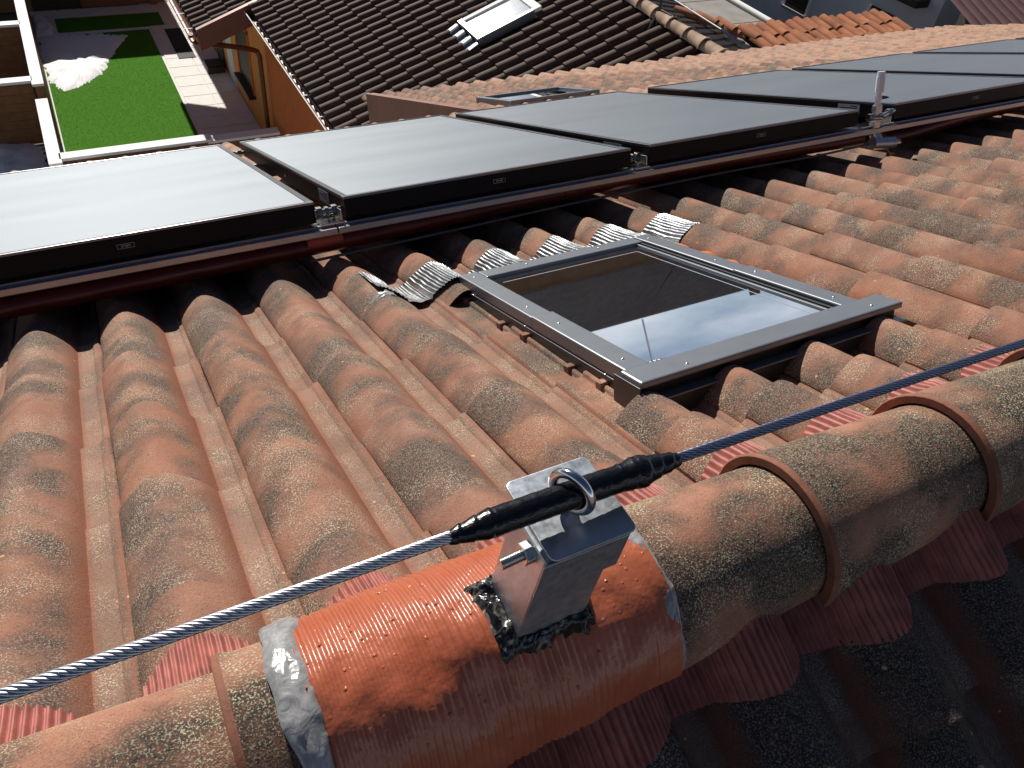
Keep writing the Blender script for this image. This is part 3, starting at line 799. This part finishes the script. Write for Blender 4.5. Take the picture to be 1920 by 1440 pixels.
# ================================================================== SMALL ROOF WINDOW ON THE WING
w2 = empty('roof_window', 'low small roof window with pale frame behind the third collector', 'roof window')
a0, a1, b0, b1 = 2.97, 3.80, 5.80, 6.44
for (p, q) in (((a0,b0),(a1,b0+.05)), ((a0,b1-.05),(a1,b1)), ((a0,b0+.0505),(a0+.05,b1-.0505)), ((a1-.05,b0+.0505),(a1,b1-.0505))):
    m = MB(); m.box((p[0], p[1], .0), (q[0], q[1], .105), R); m.build('frame_rail', M['alu_grey'], w2, bevel=.004)
m = MB(); m.add([R(a0+.05,b0+.05,.09), R(a1-.05,b0+.05,.09), R(a1-.05,b1-.05,.09), R(a0+.05,b1-.05,.09)], [(0,1,2,3)])
m.build('pane', M['glass'], w2)

# ================================================================== DARK-TILED ORANGE HOUSE
nb = empty('orange_house', 'orange rendered house with a dark brown tiled roof beyond the collectors', 'house')
EX, EZ = 3.43, -6.0
DM = Matrix.Translation(Vector((EX, 0, CAMZ+EZ))) @ Matrix.Rotation(-PITCH, 4, 'Y')     # local x up the slope, y along the eave
def D(s, y, n): return DM @ Vector((s, y, n))
DP, DR = .262, .375
def dtile():
    m = MB(); rows = []; pr = []
    for q in range(13):
        a = math.pi*q/12; pr.append((.085-.085*math.cos(a), .022+.068*math.sin(a)))
    pr += [(.185,.012),(.215,.008),(.245,.012),(.262,.024)]
    xs = (-.035, 0, DR*.5, DR+.04)
    for x in xs: rows.append([(x, y, z*(1.05-.05*x/DR) - .06*(x/DR)*.38) for y, z in pr])
    m.grid(rows); nose = rows[0]; m.grid([nose, [(x, y, z-.02) for x, y, z in nose]], smooth=False, flip=False)
    return m
dme_b = dtile(); dme = dme_b.mesh('roof_tile'); dme.materials.append(M['dark_tile'])
SR = (8.05-EX)/CP
win_cells = lambda s, y: (2.62 < s < 3.85 and 11.35 < y < 12.2)
dc = []
for r in range(0, 13):
    for c in range(0, 62):
        s = r*DR; y = 8.2 + c*DP
        if s + DR > SR + .1 or win_cells(s+.19, y+.13): continue
        dc.append((s, y))
for r in range(1, 4):
    for c in range(0, 30):
        y = 8.2 + 32*DP + c*DP
        if 16.55 < y < 24.2: dc.append((-r*DR, y))
def dseen(q):
    p = D(q[0]+.18, q[1]+.13, .05); d = (p-CAMP).length; c = cam.matrix_world.inverted() @ p
    y = 720 - 1480*(c.y/-c.z); x = 960 + 1480*c.x/-c.z
    vis = -60 < y < 1440 and y < 262 - .16*(x-560) and not (x < 1330 and y > 190-.14*(x-690))
    return (0 if vis else 1, d)
dc.sort(key=dseen)
for s, y in dc[:290]:
    put('roof_tile', dme, None, nb, matrix=DM @ Matrix.Translation(Vector((s + rnd.uniform(-.006,.006), y + rnd.uniform(-.004,.004), rnd.uniform(-.002,.003)))) @ Matrix.Rotation(rnd.uniform(-.01,.01), 4, 'Z'))
m = MB()
for s, y in dc[290:]:
    T = Matrix.Translation(Vector((s, y + rnd.uniform(-.004,.004), 0))); m.add([T @ Vector(p) for p in dme_b.v], dme_b.f, True)
tag(m.build('roof_tile_field', M['dark_tile'], nb, matrix=DM), kind='stuff')
m = MB(); m.box((-.05, 8.1, -.16), (SR, 31.0, -.035), D); m.box((-1.2, 16.5, -.16), (-.0505, 26.6, -.035), D); m.build('roof_deck', M['deck'], nb)
# rear slope: rows of small tiles
m = MB(); rows = []
def D2(s, y, n): return W(8.05 + s*CP + n*SP, y, -4.17 - s*SP + n*CP)
for a in range(0, 14):
    for e in (0, 1):
        s = .18 + a*.33 + (.325 if e else 0); row = []
        for b in range(281):
            y = 8.2 + b*.0327; row.append(D2(s, y, .035 + (.0 if not e else .03) + .028*math.sin(2*math.pi*y/.262)))
        rows.append(row)
m.grid(rows, smooth=False, flip=True); tag(m.build('rear_tile_field', M['dark_tile_fine'], nb), kind='stuff')
m = MB(); m.box((0, 8.2, -.15), (4.8, 17.3, -.02), D2); m.build('roof_deck', M['deck'], nb)
# ridge tiles
m = MB(); outer = []
for x in (0, .02, .04, .2, .44):
    r = .118 - .02*x/.44 + (.012 if x < .03 else 0); outer.append([(math.cos(math.radians(190-200*q/16))*r, x, math.sin(math.radians(190-200*q/16))*r) for q in range(17)])
m.grid(outer, flip=True); m.grid([outer[0], [(x*.86, y, z*.86) for x, y, z in outer[0]]], smooth=False)
rme = m.mesh('ridge_tile'); rme.materials.append(M['pale_ridge'])
for q in range(16):
    put('ridge_tile', rme, None, nb, matrix=Matrix.Translation(W(8.05, 8.25+q*.40, -4.10)) @ Matrix.Rotation(math.radians(rnd.uniform(-1.5,1.5)), 4, 'Z'))
# walls, gutter, downpipe
m = MB(); m.box((3.9, 17.3, 0), (8.0, 30.9, CAMZ-5.95)); m.build('wall', M['orange_wall'], nb)
m = MB(); m.box((3.78, 8.6, 0), (12.4, 17.298, CAMZ-6.0)); m.build('wall', M['orange_wall_shaded'], nb)
m = MB(); m.box((3.72, 19.45, .72), (3.905, 20.95, .80)); m.box((3.885, 19.55, .8), (3.904, 20.85, 2.3)); wd = m.build('window', M['window_dark'], nb)
m = MB(); m.box((3.86, 19.47, .8), (3.91, 19.55, 2.36)); m.box((3.86, 20.85, .8), (3.91, 20.93, 2.36)); m.box((3.86, 19.47, 2.3), (3.91, 20.93, 2.38)); m.build('frame', M['orange_wall_shaded'], wd)
m = MB(); m.box((3.89, 21.75, 0), (3.912, 22.5, 2.05)); m.build('door', M['white_render'], nb)
m = MB(); m.box((3.87, 23.0, 0), (3.915, 23.9, 2.1)); m.build('door', M['window_dark'], nb)
def gutter(y0, y1, x, z, name='gutter'):
    m = MB(); rows = []
    for y in (y0, (y0+y1)/2, y1):
        rows.append([W(x + .065*math.cos(a), y, z + .065*math.sin(a)) for a in [math.radians(178 + 184*q/10) for q in range(11)]])
    m.grid(rows)
    g = m.build(name, M['brown_trim'], nb)
    y = y0 + .4
    while y < y1:
        m = MB(); m.box((x-.07, y, z+.020), (x+.10, y+.025, z+.026)); 
        mm = MB(); mm.add([(a, b, c+CAMZ) for a, b, c in m.v], m.f); mm.build('hook', M['white_cap'], g); y += .8
    m = MB(); m.tube([W(x-.075, y0, z+.008), W(x-.075, y1, z+.008)], .011, 8); m.build('rolled_edge', M['white_cap'], g)
gutter(8.2, 16.45, 3.36, -6.06); gutter(16.5, 24.4, 2.24, -6.50)
m = MB(); m.hexa([W(2.36,16.42,-6.74), W(3.55,16.42,-6.27), W(3.55,16.52,-6.27), W(2.36,16.52,-6.74), W(2.33,16.42,-6.33), W(3.55,16.42,-5.86), W(3.55,16.52,-5.86), W(2.33,16.52,-6.33)])
m.build('verge_board', M['brown_trim'], nb)
m = MB(); m.hexa([W(2.33,16.53,-6.60), W(3.9,16.53,-6.0), W(3.9,24.4,-6.0), W(2.33,24.4,-6.60), W(2.33,16.53,-6.50), W(3.9,16.53,-5.9), W(3.9,24.4,-5.9), W(2.33,24.4,-6.50)])
m.build('soffit', M['orange_wall'], nb)
dp = smooth_path([W(2.26,16.75,-6.52), W(2.28,16.78,-6.62), W(2.40,16.82,-6.72), W(3.45,17.2,-7.10), W(3.62,17.22,-7.24), W(3.64,17.24,-7.5), W(3.64,17.24,-8.6), W(3.64,17.24,-9.98)], 8)
m = MB(); m.tube(dp, .052, 12); m.build('downpipe', M['brown_trim'], nb)
# roof window on the dark roof
w3 = empty('roof_window', 'bright sky-mirroring roof window on the dark tiled roof', 'roof window')
s0, s1, y0, y1 = 2.66, 3.86, 11.44, 12.22
for (p, q, mt) in (((s0,y0),(s0+.09,y1),'alu_grey'), ((s1-.14,y0),(s1,y1),'white_cap'), ((s0+.0905,y0),(s1-.1405,y0+.07),'alu_grey'), ((s0+.0905,y1-.09),(s1-.1405,y1),'white_cap')):
    m = MB(); m.box((p[0],p[1],.0), (q[0],q[1],.15), D); m.build('frame_rail', M[mt], w3, bevel=.006)
m = MB(); m.add([D(s0+.09,y0+.07,.12), D(s1-.14,y0+.07,.12), D(s1-.14,y1-.09,.12), D(s0+.09,y1-.09,.12)], [(0,1,2,3)]); m.build('pane', M['bright_glass'], w3)
m = MB(); rows = []
for a in range(5):
    s = s0 - .02 - .18*a/4; rows.append([D(s, y0-.05+.92*b/80, .05 + .055*abs(math.sin(math.pi*(y0-.05+.92*b/80-8.2-.085+.131)/.262)) - .008*a) for b in range(81)])
m.grid(rows, flip=True); m.build('apron_flashing', M['foil'], w3)
# mast foot and stay wire on the dark roof
ms_ = empty('roof_mast', 'black mast bracket strapped to the pale ridge of the dark roof', 'mast')
m = MB(); m.tube([W(8.0,9.75,-4.42), W(8.02,9.8,-4.05), W(8.1,9.85,-3.3)], [.03,.022,.02], 8); m.build('pole', M['black_plastic'], ms_)
m = MB(); m.tube([W(7.86,9.62,-4.42), W(7.88,9.72,-4.28), W(8.02,9.8,-4.0)], [.06,.07,.02], 8); m.build('bracket', M['black_plastic'], ms_)
lw = empty('stay_wire', 'white stay wire with turnbuckle slanting over the rear slope of the dark roof', 'wire')
m = MB(); m.tube([W(9.61,11.9,-4.50), W(9.46,9.9,-4.44)], .012, 6); m.build('wire', M['white_wire'], lw)
m = MB(); m.tube([W(9.46,9.9,-4.44), W(9.50,9.72,-4.48), W(9.72,9.5,-4.62)], [.03,.035,.02], 8); m.build('turnbuckle', M['zinc'], lw)

# ================================================================== GARDEN
def sheet(name, x0, x1, y0, y1, z, mat, kind='structure'):
    m = MB(); m.add([(x0,y0,z),(x1,y0,z),(x1,y1,z),(x0,y1,z)], [(0,1,2,3)]); return tag(m.build(name, M[mat]), kind=kind)
pv = sheet('paving', -.66, 3.9, 16.6, 28.3, .0, 'paving')
me = None
for (x0, x1, y0, y1) in [(2.45+.0, 3.15, y, y+.60) for y in [19.7+.62*q for q in range(14)]] + [(3.17, 3.88, y, y+.60) for y in [19.7+.62*q for q in range(14)]]:
    m = MB(); m.box((x0, y0, .004), (x1, y1, .016)); m.build('paving_slab', M['paving'], pv, bevel=.004)
def lawn(name, x0, x1, y0, y1, label, n, seed):
    m = MB(); m.box((x0, y0, .002), (x1, y1, .02)); e = m.build(name, M['grass'])
    rr = random.Random(seed); mm = MB()
    for q in range(n):
        x, y = rr.uniform(x0+.01, x1-.01), rr.uniform(y0+.01, y1-.01); a = rr.uniform(0, 6.3); hh = rr.uniform(.008,.02); w = .004
        dx, dy = math.cos(a)*w, math.sin(a)*w
        mm.add([(x-dx,y-dy,.02),(x+dx,y+dy,.02),(x+rr.uniform(-.012,.012),y+rr.uniform(-.012,.012),.02+hh)], [(0,1,2)])
    o = len(e.data.vertices)
    tag(e, label, 'lawn', kind='stuff')
    b = mm.build('grass_blades', M['grass_blade'], e); b['kind'] = 'stuff'
lawn('lawn', -.60, 2.38, 16.7, 26.25, 'bright green artificial lawn in the walled yard', 26000, 1)
lawn('lawn', -.05, 2.88, 26.5, 27.55, 'narrow shaded strip of artificial lawn along the back of the yard', 5000, 2)
m = MB(); m.box((2.80, 23.95, .017), (3.27, 26.15, .03)); tag(m.build('floor_mat', M['mat'], bevel=.004), 'dark rectangular mat lying on the pale paving', 'mat')
m = MB(); m.box((3.35, 22.75, .017), (3.82, 23.35, .19)); m.box((3.40, 22.80, .1905), (3.77, 23.30, .21)); tag(m.build('planter_box', M['window_dark'], bevel=.01), 'low dark box against the orange wall on the paving', 'box')
def snow(name, poly, h, label, seed, z=.02):
    cx = sum(p[0] for p in poly)/len(poly); cy = sum(p[1] for p in poly)/len(poly); ring = []
    for i in range(len(poly)):
        a, b = poly[i], poly[(i+1) % len(poly)]
        for q in range(14):
            s = q/14; x = a[0]+(b[0]-a[0])*s; y = a[1]+(b[1]-a[1])*s
            k = 1 + .10*nz(x*5+seed, y*5) + .10*nz(x*15, y*15+seed); ring.append((cx+(x-cx)*k, cy+(y-cy)*k))
    rows = []
    for lv in range(12):
        f = 1-lv/12.5; row = []
        for (x, y) in ring:
            X = cx+(x-cx)*f; Y = cy+(y-cy)*f; row.append((X, Y, z + h*(1-f**6)*(.7+.5*nz(X*3, Y*3, seed)) + .012*nz(X*14, Y*14)*(1 if lv else 0)))
        rows.append(row)
    m = MB(); m.grid(rows, closed=True); m.add(rows[-1], [tuple(range(len(ring)))], True)
    tag(m.build(name, M['snow']), label, 'snow', kind='stuff')
snow('snow_patch', [(-.62,24.4),(-.55,23.3),(-.3,22.7),(.05,22.75),(.4,23.05),(.75,23.5),(.95,24.1),(1.2,24.75),(1.75,25.9),(1.0,26.2),(-.1,26.35),(-.62,26.3)], .09, 'patch of melting snow on the artificial lawn', 1)
snow('snow_patch', [(-.62,26.3),(-.2,26.3),(-.15,26.9),(-.35,27.9),(-.64,28.1)], .12, 'small shaded snow heap in the far corner of the yard', 4)
snow('snow_patch', [(-3.2,16.9),(-1.1,16.9),(-1.0,19.5),(-1.25,20.1),(-3.2,20.3)], .15, 'blue shaded snow behind the wall at the left edge', 9)
def gwall(x0, x1, y0, y1, h, label, cap=True):
    e = empty('garden_wall', label, 'wall', 'brown garden walls with white copings')
    m = MB(); m.box((x0,y0,0), (x1,y1,h-.06)); w = m.build('wall', M['brown_block'], e)
    # block courses
    lx = x1-x0 > y1-y0; n = int((h-.06)/.2)
    for k in range(n+1):
        z0 = k*.2; z1 = min(h-.065, z0+.192)
        if z1 - z0 < .03: continue
        L0, L1 = (x0, x1) if lx else (y0, y1); p = L0 - (.2 if k % 2 else 0); m = MB()
        while p < L1:
            a, b = max(p, L0)+.004, min(p+.4, L1)-.004
            if b-a > .03:
                if lx: m.box((a, y0-.012, z0+.004), (b, y1+.012, z1))
                else: m.box((x0-.012, a, z0+.004), (x1+.012, b, z1))
            p += .4
        m.build('block_course', M['brown_block'], w)
    if cap:
        m = MB(); m.box((x0-.05,y0-.05 if lx else y0,h-.06), (x1+.05,y1+.05 if lx else y1,h)); m.build('coping', M['white_cap'], e, bevel=.006)
gwall(-.60, 2.20, 16.30, 16.46, 1.5, 'brown wall with white coping along the near end of the lawn')
gwall(2.21, 3.62, 16.30, 16.46, 1.46, 'short shaded wall stub between the lawn wall and the orange house', cap=True)
gwall(-.80, -.66, 16.1, 19.0, 1.5, 'white-topped wall along the near left side of the lawn')
gwall(-.80, -.66, 19.75, 27.8, 1.5, 'longer white-topped wall along the far left side of the lawn')
gwall(-3.4, -.87, 20.0, 20.16, 1.5, 'white-topped cross wall running left, nearer one')
gwall(-3.4, -.87, 23.33, 23.49, 1.5, 'white-topped cross wall running left, farther one')
gwall(-3.4, .0, 15.83, 15.98, 1.4, 'white-topped wall just showing above the leftmost collector')
# house that shades the far end of the yard
fh = empty('ochre_house', 'ochre house closing the far end of the yard, in shade', 'house')
m = MB(); m.box((-4.5, 28.35, 0), (3.2, 33, 2.30)); m.build('wall', M['far_wall'], fh)
m = MB(); m.hexa([(-4.9,28.0,2.30),(3.3,28.0,2.30),(3.3,33.5,2.30),(-4.9,33.5,2.30),(-4.9,28.0,2.38),(3.3,28.0,2.38),(3.3,33.5,4.4),(-4.9,33.5,4.4)]); m.build('roof', M['dark_tile_fine'], fh)
m = MB(); m.box((-.55, 28.30, .02), (.78, 28.36, 2.2)); wd = m.build('window', M['window_dark'], fh)
for x in (-.55, .10, .75):
    m = MB(); m.box((x, 28.27, .0), (x+.05, 28.299, 2.25)); m.build('frame', M['mat'], wd)
m = MB(); m.box((2.75, 28.2, 0), (2.95, 28.345, 2.25)); m.build('pilaster', M['far_wall'], fh)

# ================================================================== HOUSES ON THE RIGHT
wh = empty('white_house', 'white rendered house with two shuttered windows at the upper right', 'house')
m = MB(); m.box((18, 12.05, 0), (24, 19.5, 8.2)); m.build('wall', M['white_render'], wh)
m = MB(); m.box((17.6, 11.6, 8.2), (24.4, 19.9, 8.35)); m.build('roof', M['red_roof'], wh)
for (y0_, y1_, z0_, z1_) in ((15.85, 16.65, 3.05, 4.2), (13.15, 13.88, 2.85, 4.0)):
    m = MB(); m.box((17.97, y0_, z0_), (18.01, y1_, z1_)); wd = m.build('window', M['window_dark'], wh)
    for k in range(12):
        z = z0_+.03+k*(z1_-z0_-.06)/12; m = MB(); m.hexa([(17.955,y0_+.05,z),(17.955,y1_-.05,z),(17.969,y1_-.05,z),(17.969,y0_+.05,z),(17.945,y0_+.05,z+.05),(17.945,y1_-.05,z+.05),(17.969,y1_-.05,z+.07),(17.969,y0_+.05,z+.07)][:4] + [(17.95,y0_+.05,z+.06),(17.95,y1_-.05,z+.06),(17.969,y1_-.05,z+.07),(17.969,y0_+.05,z+.07)])
        m.build('slat', M['window_dark'], wd)
    m = MB(); m.box((17.9, y0_-.06, z0_-.06), (18.03, y1_+.06, z0_-.002)); m.build('sill', M['concrete'], wd)
    m = MB(); m.box((17.95, y0_-.07, z0_), (17.999, y0_-.001, z1_)); m.build('surround', M['white_cap'], wd)
    m = MB(); m.box((17.95, y1_+.001, z0_), (17.999, y1_+.07, z1_)); m.build('surround', M['white_cap'], wd)
m = MB(); m.box((17.55, 12.4, 4.46), (17.999, 13.55, 4.62)); m.build('balcony', M['window_dark'], wh)
# red roofed house
rh = empty('red_roof_house', 'house with a dark red corrugated roof at the right picture corner', 'house')
m = MB(); m.hexa([(14.9,8.6,0),(26,7.6,0),(26,9.6,0),(15.9,10.2,0),(14.9,8.6,5.30),(26,7.6,5.30),(26,9.6,5.30),(15.9,10.2,5.30)]); m.build('wall', M['window_dark'], rh)  # near-black wall colour stands in for the shadow beneath the red roof
for q in range(44):
    x0_ = 14.5 + q*.26; f_ = q*.26/11.5; m = MB(); rows = []
    for a in range(2):
        rows.append([(x0_ + .26*b/6 + (1.1*a if q < 4 else 1.1*a), 8.55 - 1.0*f_ + a*1.9, 5.42 + .10*a + .03*math.sin(math.pi*b/6)) for b in range(7)])
    m.grid(rows); m.build('roof_panel', M['red_roof'], rh)
# old tile roof
oh = empty('old_tile_roof_house', 'low building with old bright orange barrel tiles behind the wing', 'house')
m = MB(); m.box((11.0, 9.9, 0), (14.7, 10.8, 4.75)); m.build('wall', M['concrete'], oh)
m = MB(); rows = []
for x in (0, .03, .25, .48):
    r = .095 + .02*x/.48; rows.append([(math.cos(math.radians(180-180*q/10))*r, x, math.sin(math.radians(180-180*q/10))*r*.9) for q in range(11)])
m.grid(rows, flip=True); cme = m.mesh('barrel_tile'); cme.materials.append(M['coppo'])
OM = Matrix.Translation(W(11.0, 9.75, -5.08)) @ Matrix.Rotation(math.radians(5), 4, 'X')
for c in range(17):
    for r in range(3):
        put('barrel_tile', cme, None, oh, matrix=OM @ Matrix.Translation(Vector((c*.225 + rnd.uniform(-.015,.015), r*.40 + rnd.uniform(-.03,.03), .02*((c*7+r) % 3)))) @ Matrix.Rotation(rnd.uniform(-.05,.05), 4, 'Z') @ Matrix.Rotation(-.04, 4, 'X'))
m = MB(); m.box((-.1, .0, -.08), (3.8, 1.25, -.01)); m.build('roof_deck', M['window_dark'], oh, matrix=OM)
# stack of spare tiles on the edge
for q in range(9):
    e = put('stacked_tile', cme, None, None, matrix=Matrix.Translation(W(10.95 - .05*q, 10.75+.12*q, -5.05+.03*(q % 3))) @ Matrix.Rotation(math.radians(20+rnd.uniform(-15,15)), 4, 'Z') @ Matrix.Rotation(math.radians(rnd.uniform(-8,8)), 4, 'Y'))
    tag(e, 'old orange tile in the loose heap at the edge of the dark roof', 'tile', 'loose old tiles heaped beside the dark roof')
# concrete terrace, parapet, white gutter pipe
ct = empty('concrete_terrace', 'flat weathered concrete terrace roof behind the dark roof', 'terrace')
m = MB()
m.box((12.0, 12.4, 0), (14.2, 19.5, CAMZ-6.12)); m.build('wall', M['concrete'], ct)
for q in range(5):
    m = MB(); m.box((11.95, 12.35+1.4*q, CAMZ-6.119), (14.25, 13.73+1.4*q, CAMZ-6.06)); m.build('slab', M['concrete'], ct, bevel=.01)
m = MB(); m.tube([W(14.36, 12.4, -6.02), W(14.36, 19, -6.02)], .07, 10); tag(m.build('gutter_pipe', M['white_cap']), 'white pipe along the edge of the concrete terrace', 'pipe')
m = MB(); m.box((14.5, 12.4, 0), (15.2, 21, CAMZ-6.3)); tag(m.build('retaining_wall', M['grey_stone'], bevel=.02), 'grey stone wall between the terrace and the white house', 'wall')
# house opposite, met only as the dark mirror image in the roof window
mh = empty('brown_roof_house', 'long brown-tiled house mirrored in the glass of the roof window', 'house')
m = MB(); m.box((14, 30, 0), (44, 36, 8.4)); m.build('wall', M['far_wall'], mh)
m = MB(); m.hexa([(13.4,28.8,8.4),(44.6,28.8,8.4),(44.6,37,8.4),(13.4,37,8.4),(13.4,28.8,8.5),(44.6,28.8,8.5),(44.6,33,10.95),(13.4,33,10.95)]); m.build('roof', M['mirror_roof'], mh)
m = MB(); m.box((29, 32.6, 10.3), (29.4, 33.0, 11.3)); m.build('chimney', M['far_wall'], mh)
an = empty('tv_antenna', 'television antenna mirrored in the glass of the roof window', 'antenna')
m = MB(); m.tube([(22.0,32.9,11.0),(22.0,32.9,13.5)], .05, 8); m.build('pole', M['zinc'], an)
m = MB()
m.tube([(21.2,32.9,13.2),(22.8,32.9,13.2)], .03, 6)
for q in range(6): m.tube([(21.3+.28*q,32.4,13.2),(21.3+.28*q,33.4,13.2)], .02, 6)
m.build('boom', M['zinc'], an)
